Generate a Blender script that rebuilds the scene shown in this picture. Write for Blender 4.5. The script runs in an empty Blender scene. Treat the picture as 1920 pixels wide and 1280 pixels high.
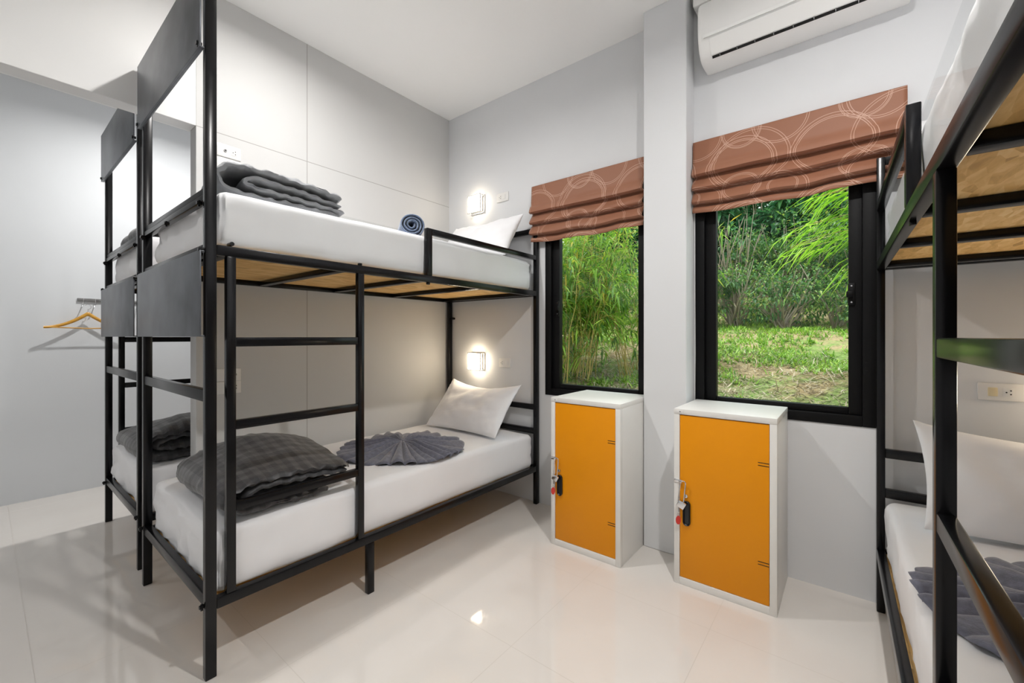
import bpy, bmesh, math, random
from mathutils import Vector, Matrix, noise
from math import sin, cos, pi, radians, sqrt, atan2, exp

SC = bpy.context.scene
COL = SC.collection
rnd = random.Random(7)

# ------------------------------------------------------------------ materials
def new_mat(name):
    m = bpy.data.materials.new(name); m.use_nodes = True
    nt = m.node_tree; nt.nodes.clear()
    out = nt.nodes.new('ShaderNodeOutputMaterial')
    b = nt.nodes.new('ShaderNodeBsdfPrincipled')
    nt.links.new(b.outputs[0], out.inputs[0])
    return m, nt, b, out

def nd(nt, typ, **kw):
    n = nt.nodes.new(typ)
    for k, v in kw.items():
        if k.startswith('i_'):
            key = k[2:]
            key = int(key) if key.isdigit() else key.replace('_', ' ')
            n.inputs[key].default_value = v
        else:
            setattr(n, k, v)
    return n

def coords(nt, kind='Object'):
    return nt.nodes.new('ShaderNodeTexCoord').outputs[kind]

def ramp(nt, fac, stops):
    r = nt.nodes.new('ShaderNodeValToRGB')
    el = r.color_ramp.elements
    while len(el) < len(stops): el.new(0.5)
    for e, (p, c) in zip(el, stops):
        e.position = p; e.color = (c[0], c[1], c[2], 1)
    nt.links.new(fac, r.inputs[0])
    return r.outputs[0]

def bump(nt, b, height, strength=0.2, dist=0.01):
    n = nd(nt, 'ShaderNodeBump', i_Strength=strength, i_Distance=dist)
    nt.links.new(height, n.inputs['Height'])
    nt.links.new(n.outputs[0], b.inputs['Normal'])

def mapping(nt, src, scale):
    m = nd(nt, 'ShaderNodeMapping'); m.inputs['Scale'].default_value = scale
    nt.links.new(src, m.inputs[0]); return m.outputs[0]

def plain(name, col, rough=0.5, metal=0.0, spec=0.5, var=0.0, vscale=6, bstr=0.0, bscale=200, coat=0.0, sheen=0.0):
    m, nt, b, _ = new_mat(name)
    b.inputs['Base Color'].default_value = (*col, 1)
    b.inputs['Roughness'].default_value = rough
    b.inputs['Metallic'].default_value = metal
    b.inputs['Specular IOR Level'].default_value = spec
    b.inputs['Coat Weight'].default_value = coat
    b.inputs['Sheen Weight'].default_value = sheen
    co = coords(nt)
    n = nd(nt, 'ShaderNodeTexNoise', i_Scale=vscale, i_Detail=4.0)
    nt.links.new(co, n.inputs['Vector'])
    if var > 0:
        c = ramp(nt, n.outputs[0], [(0.3, tuple(x * (1 - var) for x in col)), (0.7, tuple(min(1, x * (1 + var)) for x in col))])
        nt.links.new(c, b.inputs['Base Color'])
    if bstr > 0:
        n2 = nd(nt, 'ShaderNodeTexNoise', i_Scale=bscale, i_Detail=3.0)
        nt.links.new(co, n2.inputs['Vector'])
        bump(nt, b, n2.outputs[0], bstr, 0.002)
    return m

M = {}
M['steel'] = plain('black_steel', (.0040, .0040, .0050), .22, 0, .30, .15, 9)
M['plate'] = plain('dark_sheet_steel', (.125, .133, .148), .36, .5, .5, .35, 5, .05, 120)
M['sheet'] = plain('white_sheet', (.86, .86, .88), .85, 0, .2, .02, 4, .06, 500, sheen=.15)
M['pillowcase'] = plain('white_pillowcase', (.87, .87, .89), .85, 0, .2, .015, 5, .08, 60, sheen=.15)
M['wall'] = plain('grey_wall_paint', (.72, .73, .745), .75, 0, .25, .03, 1.3, .05, 160)
M['wall2'] = plain('pale_grey_wall_paint', (.70, .725, .75), .75, 0, .25, .03, 1.1, .05, 160)
M['ceil'] = plain('white_ceiling_paint', (.90, .90, .89), .85, 0, .2, .01, 1)
M['header'] = plain('white_wall_paint', (.82, .82, .815), .8, 0, .2, .01, 1)
M['winframe'] = plain('black_aluminium', (.0035, .0035, .004), .5, 0, .2, .1, 5)
M['lockwhite'] = plain('white_enamel_steel', (.80, .79, .76), .35, 0, .5, .02, 6)
M['orange'] = plain('orange_enamel_steel', (.82, .30, .001), .42, 0, .3, .03, 3)
M['chrome'] = plain('chrome', (.75, .75, .76), .15, 1.0, .5, .05, 30)
M['blackplastic'] = plain('black_plastic', (.008, .008, .009), .35, 0, .5, .1, 20)
M['redplastic'] = plain('red_plastic', (.60, .03, .02), .35, 0, .5, .05, 20)
M['white_plastic'] = plain('white_plastic', (.80, .79, .77), .35, 0, .5, .01, 8)
M['acwhite'] = plain('white_appliance_plastic', (.90, .90, .885), .4, 0, .5, .01, 6)
M['cream'] = plain('cream_plastic', (.74, .64, .42), .35, 0, .5, .02, 20)
M['dark'] = plain('dark_hole', (.012, .012, .012), .6, 0, .3, .1, 20)
M['greymetal'] = plain('brushed_grey_metal', (.30, .30, .30), .4, .8, .5, .1, 30)
M['hangerwood'] = None
M['towelblue'] = plain('blue_grey_towelling', (.155, .21, .32), .95, 0, .1, .18, 60, .7, 260, sheen=.4)
M['toweldark'] = plain('slate_towelling', (.155, .16, .205), .95, 0, .1, .2, 60, .6, 260, sheen=.4)
M['cordwhite'] = plain('white_cord', (.75, .75, .74), .7, 0, .3, .02, 30)

def mat_floor():
    m, nt, b, _ = new_mat('polished_porcelain_tile')
    co = coords(nt)
    sep = nd(nt, 'ShaderNodeSeparateXYZ'); nt.links.new(co, sep.inputs[0])
    masks = []
    for ax, off in ((0, 1.068 + 6.02), (1, -.122 + 6.06)):
        per = .602 if ax == 0 else .606
        a = nd(nt, 'ShaderNodeMath', operation='ADD'); nt.links.new(sep.outputs[ax], a.inputs[0]); a.inputs[1].default_value = off + per / 2
        d = nd(nt, 'ShaderNodeMath', operation='DIVIDE'); nt.links.new(a.outputs[0], d.inputs[0]); d.inputs[1].default_value = per
        f = nd(nt, 'ShaderNodeMath', operation='FRACT'); nt.links.new(d.outputs[0], f.inputs[0])
        s = nd(nt, 'ShaderNodeMath', operation='SUBTRACT'); nt.links.new(f.outputs[0], s.inputs[0]); s.inputs[1].default_value = .5
        ab = nd(nt, 'ShaderNodeMath', operation='ABSOLUTE'); nt.links.new(s.outputs[0], ab.inputs[0])
        lt = nd(nt, 'ShaderNodeMath', operation='LESS_THAN'); nt.links.new(ab.outputs[0], lt.inputs[0]); lt.inputs[1].default_value = .0022
        masks.append(lt.outputs[0])
    mx = nd(nt, 'ShaderNodeMath', operation='MAXIMUM'); nt.links.new(masks[0], mx.inputs[0]); nt.links.new(masks[1], mx.inputs[1])
    n = nd(nt, 'ShaderNodeTexNoise', i_Scale=2.2, i_Detail=5.0); nt.links.new(co, n.inputs['Vector'])
    c = ramp(nt, n.outputs[0], [(.3, (.70, .665, .63)), (.7, (.74, .71, .675))])
    mix = nd(nt, 'ShaderNodeMix', data_type='RGBA')
    nt.links.new(mx.outputs[0], mix.inputs[0]); nt.links.new(c, mix.inputs[6]); mix.inputs[7].default_value = (.56, .53, .49, 1)
    nt.links.new(mix.outputs[2], b.inputs['Base Color'])
    r = nd(nt, 'ShaderNodeMath', operation='MULTIPLY_ADD'); nt.links.new(mx.outputs[0], r.inputs[0]); r.inputs[1].default_value = .4; r.inputs[2].default_value = .055
    nt.links.new(r.outputs[0], b.inputs['Roughness'])
    b.inputs['Specular IOR Level'].default_value = .62
    return m
M['floor'] = mat_floor()

def mat_panelwall():
    # smooth painted boards with thin joints at fixed places
    m, nt, b, _ = new_mat('grey_painted_board')
    co = coords(nt)
    sep = nd(nt, 'ShaderNodeSeparateXYZ'); nt.links.new(co, sep.inputs[0])
    def line(ax, at, w):
        s = nd(nt, 'ShaderNodeMath', operation='SUBTRACT'); nt.links.new(sep.outputs[ax], s.inputs[0]); s.inputs[1].default_value = at
        ab = nd(nt, 'ShaderNodeMath', operation='ABSOLUTE'); nt.links.new(s.outputs[0], ab.inputs[0])
        lt = nd(nt, 'ShaderNodeMath', operation='LESS_THAN'); nt.links.new(ab.outputs[0], lt.inputs[0]); lt.inputs[1].default_value = w
        return lt.outputs[0]
    mx = None
    for l in (line(1, 1.346, .0024), line(2, 2.411, .0022)):
        if mx is None: mx = l
        else:
            k = nd(nt, 'ShaderNodeMath', operation='MAXIMUM'); nt.links.new(mx, k.inputs[0]); nt.links.new(l, k.inputs[1]); mx = k.outputs[0]
    n = nd(nt, 'ShaderNodeTexNoise', i_Scale=1.4, i_Detail=4.0); nt.links.new(co, n.inputs['Vector'])
    c = ramp(nt, n.outputs[0], [(.3, (.60, .60, .595)), (.7, (.63, .63, .625))])
    mix = nd(nt, 'ShaderNodeMix', data_type='RGBA')
    nt.links.new(mx, mix.inputs[0]); nt.links.new(c, mix.inputs[6]); mix.inputs[7].default_value = (.36, .35, .34, 1)
    nt.links.new(mix.outputs[2], b.inputs['Base Color'])
    b.inputs['Roughness'].default_value = .6
    b.inputs['Specular IOR Level'].default_value = .3
    return m
M['panel'] = mat_panelwall()

def mat_osb():
    m, nt, b, _ = new_mat('oriented_strand_board')
    co = coords(nt)
    v = nd(nt, 'ShaderNodeTexVoronoi', i_Scale=1.0); nt.links.new(mapping(nt, co, (46, 11, 40)), v.inputs['Vector'])
    n = nd(nt, 'ShaderNodeTexNoise', i_Scale=1.0, i_Detail=6.0, i_Distortion=1.6); nt.links.new(mapping(nt, co, (44, 10, 40)), n.inputs['Vector'])
    mix = nd(nt, 'ShaderNodeMix', data_type='FLOAT'); mix.inputs[0].default_value = .45
    nt.links.new(n.outputs[0], mix.inputs[2]); nt.links.new(v.outputs['Color'], mix.inputs[3])
    c = ramp(nt, mix.outputs[0], [(.15, (.42, .22, .06)), (.42, (.70, .42, .14)), (.62, (.82, .54, .22)), (.9, (.90, .68, .36))])
    nt.links.new(c, b.inputs['Base Color']); b.inputs['Roughness'].default_value = .7
    bump(nt, b, mix.outputs[0], .3, .003)
    return m
M['osb'] = mat_osb()

def mat_wood():
    m, nt, b, _ = new_mat('varnished_hanger_wood')
    n = nd(nt, 'ShaderNodeTexNoise', i_Scale=1.0, i_Detail=4.0); nt.links.new(mapping(nt, coords(nt), (60, 8, 90)), n.inputs['Vector'])
    c = ramp(nt, n.outputs[0], [(.3, (.50, .24, .03)), (.7, (.68, .37, .06))])
    nt.links.new(c, b.inputs['Base Color']); b.inputs['Roughness'].default_value = .35
    return m
M['hangerwood'] = mat_wood()

def mat_duvet():
    # charcoal sateen with woven tonal checks (uses the unrolled cloth coordinates)
    m, nt, b, _ = new_mat('charcoal_check_sateen')
    uv = nd(nt, 'ShaderNodeUVMap'); uv.uv_map = 'UVMap'
    sep = nd(nt, 'ShaderNodeSeparateXYZ'); nt.links.new(uv.outputs[0], sep.inputs[0])
    fs = []
    for ax in (0, 1):
        k = nd(nt, 'ShaderNodeMath', operation='MULTIPLY'); nt.links.new(sep.outputs[ax], k.inputs[0]); k.inputs[1].default_value = 2 * pi / .05
        s = nd(nt, 'ShaderNodeMath', operation='SINE'); nt.links.new(k.outputs[0], s.inputs[0])
        g = nd(nt, 'ShaderNodeMath', operation='GREATER_THAN'); nt.links.new(s.outputs[0], g.inputs[0]); g.inputs[1].default_value = 0
        fs.append(g.outputs[0])
    a = nd(nt, 'ShaderNodeMath', operation='ADD'); nt.links.new(fs[0], a.inputs[0]); nt.links.new(fs[1], a.inputs[1])
    d = nd(nt, 'ShaderNodeMath', operation='MULTIPLY'); nt.links.new(a.outputs[0], d.inputs[0]); d.inputs[1].default_value = .5
    c = ramp(nt, d.outputs[0], [(0, (.036, .036, .040)), (.5, (.054, .054, .058)), (1, (.080, .079, .083))])
    nt.links.new(c, b.inputs['Base Color'])
    r = nd(nt, 'ShaderNodeMath', operation='MULTIPLY_ADD'); nt.links.new(d.outputs[0], r.inputs[0]); r.inputs[1].default_value = -.12; r.inputs[2].default_value = .55
    nt.links.new(r.outputs[0], b.inputs['Roughness'])
    b.inputs['Sheen Weight'].default_value = .25
    n = nd(nt, 'ShaderNodeTexNoise', i_Scale=14.0, i_Detail=4.0); nt.links.new(coords(nt), n.inputs['Vector'])
    bump(nt, b, n.outputs[0], .5, .012)
    return m
M['duvet'] = mat_duvet()
M['duvetgrey'] = plain('slate_grey_quilt_cloth', (.215, .225, .24), .6, 0, .4, .12, 8, .35, 40, sheen=.25)

def mat_blind():
    m, nt, b, _ = new_mat('brown_ring_print_fabric')
    uv = nd(nt, 'ShaderNodeUVMap'); uv.uv_map = 'UVMap'
    total = None
    #  cell size, offset, centre radii (two or three fine rings each)
    sets = [((.40, .46), (.05, .02), (.150, .158, .172), .0015), ((.40, .46), (.27, .24), (.118, .128), .0013),
            ((.52, .38), (.11, .19), (.085, .093, .098), .0012), ((.61, .52), (.40, .07), (.175, .186), .0013),
            ((.47, .55), (.33, .40), (.062, .068), .0012)]
    for (cx, cy), (ox, oy), radii, w in sets:
        sep = nd(nt, 'ShaderNodeSeparateXYZ'); nt.links.new(uv.outputs[0], sep.inputs[0])
        pr = []
        for ax, cell, off in ((0, cx, ox), (1, cy, oy)):
            a = nd(nt, 'ShaderNodeMath', operation='ADD'); nt.links.new(sep.outputs[ax], a.inputs[0]); a.inputs[1].default_value = 40 * cell + off
            d = nd(nt, 'ShaderNodeMath', operation='DIVIDE'); nt.links.new(a.outputs[0], d.inputs[0]); d.inputs[1].default_value = cell
            f = nd(nt, 'ShaderNodeMath', operation='FRACT'); nt.links.new(d.outputs[0], f.inputs[0])
            k = nd(nt, 'ShaderNodeMath', operation='MULTIPLY_ADD'); nt.links.new(f.outputs[0], k.inputs[0]); k.inputs[1].default_value = cell; k.inputs[2].default_value = -cell / 2
            p = nd(nt, 'ShaderNodeMath', operation='POWER'); nt.links.new(k.outputs[0], p.inputs[0]); p.inputs[1].default_value = 2
            pr.append(p.outputs[0])
        s = nd(nt, 'ShaderNodeMath', operation='ADD'); nt.links.new(pr[0], s.inputs[0]); nt.links.new(pr[1], s.inputs[1])
        q = nd(nt, 'ShaderNodeMath', operation='SQRT'); nt.links.new(s.outputs[0], q.inputs[0])
        for r in radii:
            e = nd(nt, 'ShaderNodeMath', operation='SUBTRACT'); nt.links.new(q.outputs[0], e.inputs[0]); e.inputs[1].default_value = r
            ab = nd(nt, 'ShaderNodeMath', operation='ABSOLUTE'); nt.links.new(e.outputs[0], ab.inputs[0])
            lt = nd(nt, 'ShaderNodeMath', operation='LESS_THAN'); nt.links.new(ab.outputs[0], lt.inputs[0]); lt.inputs[1].default_value = w
            if total is None: total = lt.outputs[0]
            else:
                k = nd(nt, 'ShaderNodeMath', operation='MAXIMUM'); nt.links.new(total, k.inputs[0]); nt.links.new(lt.outputs[0], k.inputs[1]); total = k.outputs[0]
    mix = nd(nt, 'ShaderNodeMix', data_type='RGBA'); nt.links.new(total, mix.inputs[0])
    mix.inputs[6].default_value = (.285, .112, .056, 1); mix.inputs[7].default_value = (.56, .34, .25, 1)
    nt.links.new(mix.outputs[2], b.inputs['Base Color'])
    b.inputs['Roughness'].default_value = .55; b.inputs['Sheen Weight'].default_value = .2
    n = nd(nt, 'ShaderNodeTexNoise', i_Scale=9.0, i_Detail=3.0); nt.links.new(coords(nt), n.inputs['Vector'])
    bump(nt, b, n.outputs[0], .25, .01)
    return m
M['blind'] = mat_blind()

def mat_glass(name, refl=1.0, tint=(1, 1, 1)):
    m = bpy.data.materials.new(name); m.use_nodes = True
    nt = m.node_tree; nt.nodes.clear()
    out = nt.nodes.new('ShaderNodeOutputMaterial')
    t = nd(nt, 'ShaderNodeBsdfTransparent'); t.inputs[0].default_value = (*tint, 1)
    g = nd(nt, 'ShaderNodeBsdfGlossy'); g.inputs['Roughness'].default_value = .02
    lw = nd(nt, 'ShaderNodeLayerWeight'); lw.inputs[0].default_value = .5
    pw = nd(nt, 'ShaderNodeMath', operation='POWER'); nt.links.new(lw.outputs['Facing'], pw.inputs[0]); pw.inputs[1].default_value = 5.0
    k = nd(nt, 'ShaderNodeMath', operation='MULTIPLY_ADD'); nt.links.new(pw.outputs[0], k.inputs[0]); k.inputs[1].default_value = .28 * refl; k.inputs[2].default_value = .03 * refl * refl
    mx = nt.nodes.new('ShaderNodeMixShader')
    nt.links.new(k.outputs[0], mx.inputs[0]); nt.links.new(t.outputs[0], mx.inputs[1]); nt.links.new(g.outputs[0], mx.inputs[2])
    nt.links.new(mx.outputs[0], out.inputs[0])
    return m
M['glass'] = mat_glass('window_glass', .8, (.97, 1, .98))
M['acrylic'] = mat_glass('clear_acrylic', .55, (.96, .965, .965))

def mat_emit(name, col, strength):
    m, nt, b, _ = new_mat(name)
    b.inputs['Base Color'].default_value = (.9, .9, .88, 1)
    b.inputs['Emission Color'].default_value = (*col, 1)
    b.inputs['Emission Strength'].default_value = strength
    return m
M['lampglow'] = mat_emit('lit_lamp_diffuser', (1, .86, .66), 15)
M['lampglow2'] = mat_emit('bright_lit_lamp_diffuser', (1, .83, .60), 32)

def mat_leaf(name, cols, trans=.35, scale=3.0):
    m, nt, b, out = new_mat(name)
    info = nd(nt, 'ShaderNodeNewGeometry')
    c = ramp(nt, info.outputs['Random Per Island'], cols)
    nt.links.new(c, b.inputs['Base Color']); b.inputs['Roughness'].default_value = .45
    t = nd(nt, 'ShaderNodeBsdfTranslucent'); nt.links.new(c, t.inputs[0])
    mx = nt.nodes.new('ShaderNodeMixShader'); mx.inputs[0].default_value = trans
    nt.links.new(b.outputs[0], mx.inputs[1]); nt.links.new(t.outputs[0], mx.inputs[2])
    nt.links.new(mx.outputs[0], out.inputs[0])
    return m
M['bamboo'] = mat_leaf('bamboo_leaf', [(0, (.07, .18, .04)), (.4, (.18, .36, .04)), (.75, (.32, .54, .05)), (.95, (.48, .62, .11)), (1, (.66, .48, .05))], .45)
M['bamboobright'] = mat_leaf('young_bamboo_leaf', [(0, (.14, .34, .02)), (.5, (.30, .58, .03)), (1, (.50, .76, .08))], .5)
M['shrub'] = mat_leaf('shrub_leaf', [(0, (.03, .10, .03)), (.5, (.08, .21, .05)), (.9, (.19, .33, .06)), (1, (.40, .44, .08))], .35)
M['tree'] = mat_leaf('tree_leaf', [(0, (.02, .10, .04)), (.6, (.05, .20, .07)), (1, (.11, .30, .09))], .35)
M['grass'] = mat_leaf('grass_blade', [(0, (.09, .22, .02)), (.6, (.22, .42, .03)), (1, (.42, .58, .08))], .3)
M['straw'] = mat_leaf('dry_straw', [(0, (.26, .19, .12)), (.6, (.46, .37, .26)), (1, (.66, .58, .44))], .15)
M['culm'] = mat_leaf('bamboo_culm', [(0, (.26, .22, .05)), (.5, (.52, .39, .10)), (1, (.66, .47, .17))], .05)
M['twig'] = mat_leaf('bare_twig', [(0, (.20, .15, .10)), (1, (.42, .34, .25))], .05)

def mat_hill():
    m, nt, b, _ = new_mat('weedy_hillside_soil')
    co = coords(nt)
    n = nd(nt, 'ShaderNodeTexNoise', i_Scale=1.1, i_Detail=8.0, i_Roughness=.65); nt.links.new(co, n.inputs['Vector'])
    c = ramp(nt, n.outputs[0], [(.30, (.12, .20, .04)), (.44, (.20, .27, .07)), (.52, (.34, .25, .13)), (.7, (.48, .37, .24))])
    n2 = nd(nt, 'ShaderNodeTexNoise', i_Scale=26, i_Detail=5.0); nt.links.new(co, n2.inputs['Vector'])
    mix = nd(nt, 'ShaderNodeMix', data_type='RGBA', blend_type='OVERLAY'); mix.inputs[0].default_value = .6
    nt.links.new(c, mix.inputs[6]); nt.links.new(n2.outputs[0], mix.inputs[7])
    nt.links.new(mix.outputs[2], b.inputs['Base Color']); b.inputs['Roughness'].default_value = .95
    bump(nt, b, n2.outputs[0], .8, .05)
    return m
M['hill'] = mat_hill()

# ------------------------------------------------------------------ mesh helpers
class MB:
    def __init__(s):
        s.bm = bmesh.new(); s.uv = None
    def box(s, lo, hi, bev=0.0, seg=2):
        lo = Vector(lo); hi = Vector(hi)
        c = (lo + hi) / 2; d = hi - lo
        r = bmesh.ops.create_cube(s.bm, size=1.0, matrix=Matrix.Translation(c) @ Matrix.Diagonal((*d, 1)))
        if bev > 0:
            es = list({e for v in r['verts'] for e in v.link_edges})
            bmesh.ops.bevel(s.bm, geom=es, offset=min(bev, min(d) * .45), segments=seg, profile=.5, affect='EDGES')
        return s
    def tube(s, pts, r, n=8, caps=True):
        pts = [Vector(p) for p in pts]
        rs = r if isinstance(r, (list, tuple)) else [r] * len(pts)
        rings = []; ref = None
        for i, p in enumerate(pts):
            t = (pts[min(i + 1, len(pts) - 1)] - pts[max(i - 1, 0)]).normalized()
            if ref is None: ref = t.orthogonal().normalized()
            ref = (ref - t * ref.dot(t))
            ref = ref.normalized() if ref.length > 1e-6 else t.orthogonal().normalized()
            w = t.cross(ref)
            rings.append([s.bm.verts.new(p + (ref * cos(2 * pi * k / n) + w * sin(2 * pi * k / n)) * rs[i]) for k in range(n)])
        for a, b in zip(rings, rings[1:]):
            for k in range(n):
                s.bm.faces.new((a[k], a[(k + 1) % n], b[(k + 1) % n], b[k]))
        if caps:
            s.bm.faces.new(rings[0][::-1]); s.bm.faces.new(rings[-1])
        return s
    def cyl(s, p, q, r, n=16, bev=0):
        return s.tube([p, q], r, n)
    def grid(s, f, nu, nv, closeu=False, uvf=None):
        vs = [[s.bm.verts.new(f(i, j)) for j in range(nv)] for i in range(nu)]
        lay = (s.bm.loops.layers.uv.get('UVMap') or s.bm.loops.layers.uv.new('UVMap')) if uvf else None
        for i in range(nu if closeu else nu - 1):
            for j in range(nv - 1):
                i2 = (i + 1) % nu
                fc = s.bm.faces.new((vs[i][j], vs[i2][j], vs[i2][j + 1], vs[i][j + 1]))
                if uvf:
                    for l, (a, b) in zip(fc.loops, ((i, j), (i + 1, j), (i + 1, j + 1), (i, j + 1))):
                        l[lay].uv = uvf(a, b)
        return vs
    def prism(s, prof, x0, x1, plane='x'):
        # closed profile of (a, b) extruded along an axis
        def P(a, b, t):
            return (t, a, b) if plane == 'x' else ((a, t, b) if plane == 'y' else (a, b, t))
        A = [s.bm.verts.new(P(a, b, x0)) for a, b in prof]
        B = [s.bm.verts.new(P(a, b, x1)) for a, b in prof]
        n = len(prof)
        for k in range(n):
            s.bm.faces.new((A[k], A[(k + 1) % n], B[(k + 1) % n], B[k]))
        s.bm.faces.new(A[::-1]); s.bm.faces.new(B)
        return s
    def mirror(s):
        for v in s.bm.verts: v.co.x = -v.co.x
        bmesh.ops.reverse_faces(s.bm, faces=s.bm.faces[:])
        return s
    def build(s, name, mat, parent=None, loc=None, rot=0, smooth=True, ang=40, fix=True, mir=False):
        if mir: s.mirror()
        if fix: bmesh.ops.recalc_face_normals(s.bm, faces=s.bm.faces[:])
        me = bpy.data.meshes.new(name); s.bm.to_mesh(me); s.bm.free()
        if smooth:
            me.polygons.foreach_set('use_smooth', [True] * len(me.polygons))
            me.set_sharp_from_angle(angle=radians(ang))
        mats = mat if isinstance(mat, (list, tuple)) else [mat]
        for m in mats: me.materials.append(M[m])
        o = bpy.data.objects.new(name, me); COL.objects.link(o)
        if parent: o.parent = parent
        if loc: o.location = loc
        if rot: o.rotation_euler.z = rot
        return o

def thing(name, label, cat, loc=(0, 0, 0), rot=0, group=None):
    o = bpy.data.objects.new(name, None); COL.objects.link(o)
    o.empty_display_size = .1; o.location = loc; o.rotation_euler.z = rot
    return tag(o, label, cat, group)
def tag(o, label, cat, group=None):
    o['label'] = label; o['category'] = cat
    if group: o['group'] = group
    return o
def struct(o):
    o['kind'] = 'structure'
    return o
def fbm(p, s, o=3):
    return noise.fractal(Vector(p) * s, 1.0, 2.0, o, noise_basis='PERLIN_ORIGINAL')

# ------------------------------------------------------------------ room
XL, YB, ZC, XR, YF, XFL = -2.81, 2.62, 3.19, 1.13, -2.6, -4.885
W1 = (-1.768, -.962, .82, 2.28)      # window openings: x0, x1, z0, z1
W2 = (-.707, .10, .82, 2.28)
b = MB(); b.box((XFL - .1, YF - .1, -.12), (XR + .1, YB + .12, 0)); struct(b.build('floor', 'floor', smooth=False))
b = MB(); b.box((XFL - .1, YF - .1, ZC), (XR + .1, YB + .12, ZC + .15)); struct(b.build('ceiling', 'ceil', smooth=False))
b = MB()
xs = [XFL - .1, W1[0], W1[1], W2[0], W2[1], XR + .1]
b.box((xs[0], YB, 0), (xs[1], YB + .12, ZC)); b.box((xs[2], YB, 0), (xs[3], YB + .12, ZC)); b.box((xs[4], YB, 0), (xs[5], YB + .12, ZC))
for w in (W1, W2):
    b.box((w[0], YB, 0), (w[1], YB + .12, w[2])); b.box((w[0], YB, w[3]), (w[1], YB + .12, ZC))
struct(b.build('wall_back', 'wall', smooth=False))
b = MB(); b.box((-.962, 2.47, 0), (-.716, YB, ZC), .004, 1); struct(b.build('wall_pillar', 'wall', smooth=False))
b = MB(); b.box((XL - .1, .736, 0), (XL, YB, ZC), .002, 1); struct(b.build('wall_left', 'panel', smooth=False))
b = MB(); b.box((XL - .1, YF, 2.411), (XL, .736, ZC), .002, 1); struct(b.build('wall_header', 'header', smooth=False))
b = MB(); b.box((XFL - .1, YF - .1, 0), (XFL, YB, ZC)); struct(b.build('wall_far_left', 'wall2', smooth=False))
b = MB(); b.box((XR, YF, 0), (XR + .1, YB, ZC)); struct(b.build('wall_right', 'wall', smooth=False))
b = MB(); b.box((XFL, YF - .1, 0), (XR + .1, YF, ZC)); struct(b.build('wall_front', 'wall2', smooth=False))

# ------------------------------------------------------------------ windows
def window(name, w, gx0, gx1, gz0, handle_side):
    x0, x1, z0, z1 = w
    y0, y1 = YB - .006, YB + .07
    f = MB()
    fw = .05
    f.box((x0, y0, z0), (x0 + fw, y1, z1), .003); f.box((x1 - fw, y0, z0), (x1, y1, z1), .003)
    f.box((x0 + fw, y0, z0), (x1 - fw, y1, z0 + fw), .003); f.box((x0 + fw, y0, z1 - fw), (x1 - fw, y1, z1), .003)
    r = f.build(name, 'winframe'); struct(r)
    s = MB(); ya, yb = YB + .015, YB + .06
    a0, a1, c0, c1 = x0 + fw, x1 - fw, z0 + fw, z1 - fw
    s.box((a0, ya, c0), (gx0, yb, c1), .004); s.box((gx1, ya, c0), (a1, yb, c1), .004)
    s.box((gx0, ya, c0), (gx1, yb, gz0), .004); s.box((gx0, ya, c1 - .05), (gx1, yb, c1), .004)
    sash = s.build('sash', 'winframe', r)
    g = MB(); g.box((gx0 - .005, YB + .038, gz0 - .005), (gx1 + .005, YB + .043, c1 - .04)); g.build('glass_pane', 'glass', sash, smooth=False)
    h = MB(); hx = gx1 + .012 if handle_side > 0 else gx0 - .012
    h.box((hx - .014, ya - .012, 1.40), (hx + .014, ya, 1.51), .004)
    h.box((hx - .02 if handle_side > 0 else hx - .006, ya - .03, 1.44), (hx + .006 if handle_side > 0 else hx + .02, ya - .012, 1.47), .004)
    h.build('window_handle', 'winframe', sash)
    d = MB()
    for zz in (1.417, 1.496):
        d.cyl((hx, ya - .013, zz), (hx, ya - .0125, zz), .004, 10)
    d.build('screw', 'chrome', sash)
    return r
window('window_1', W1, -1.656, -1.062, .905, -1)
window('window_2', W2, -.598, -.003, .905, 1)

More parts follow.
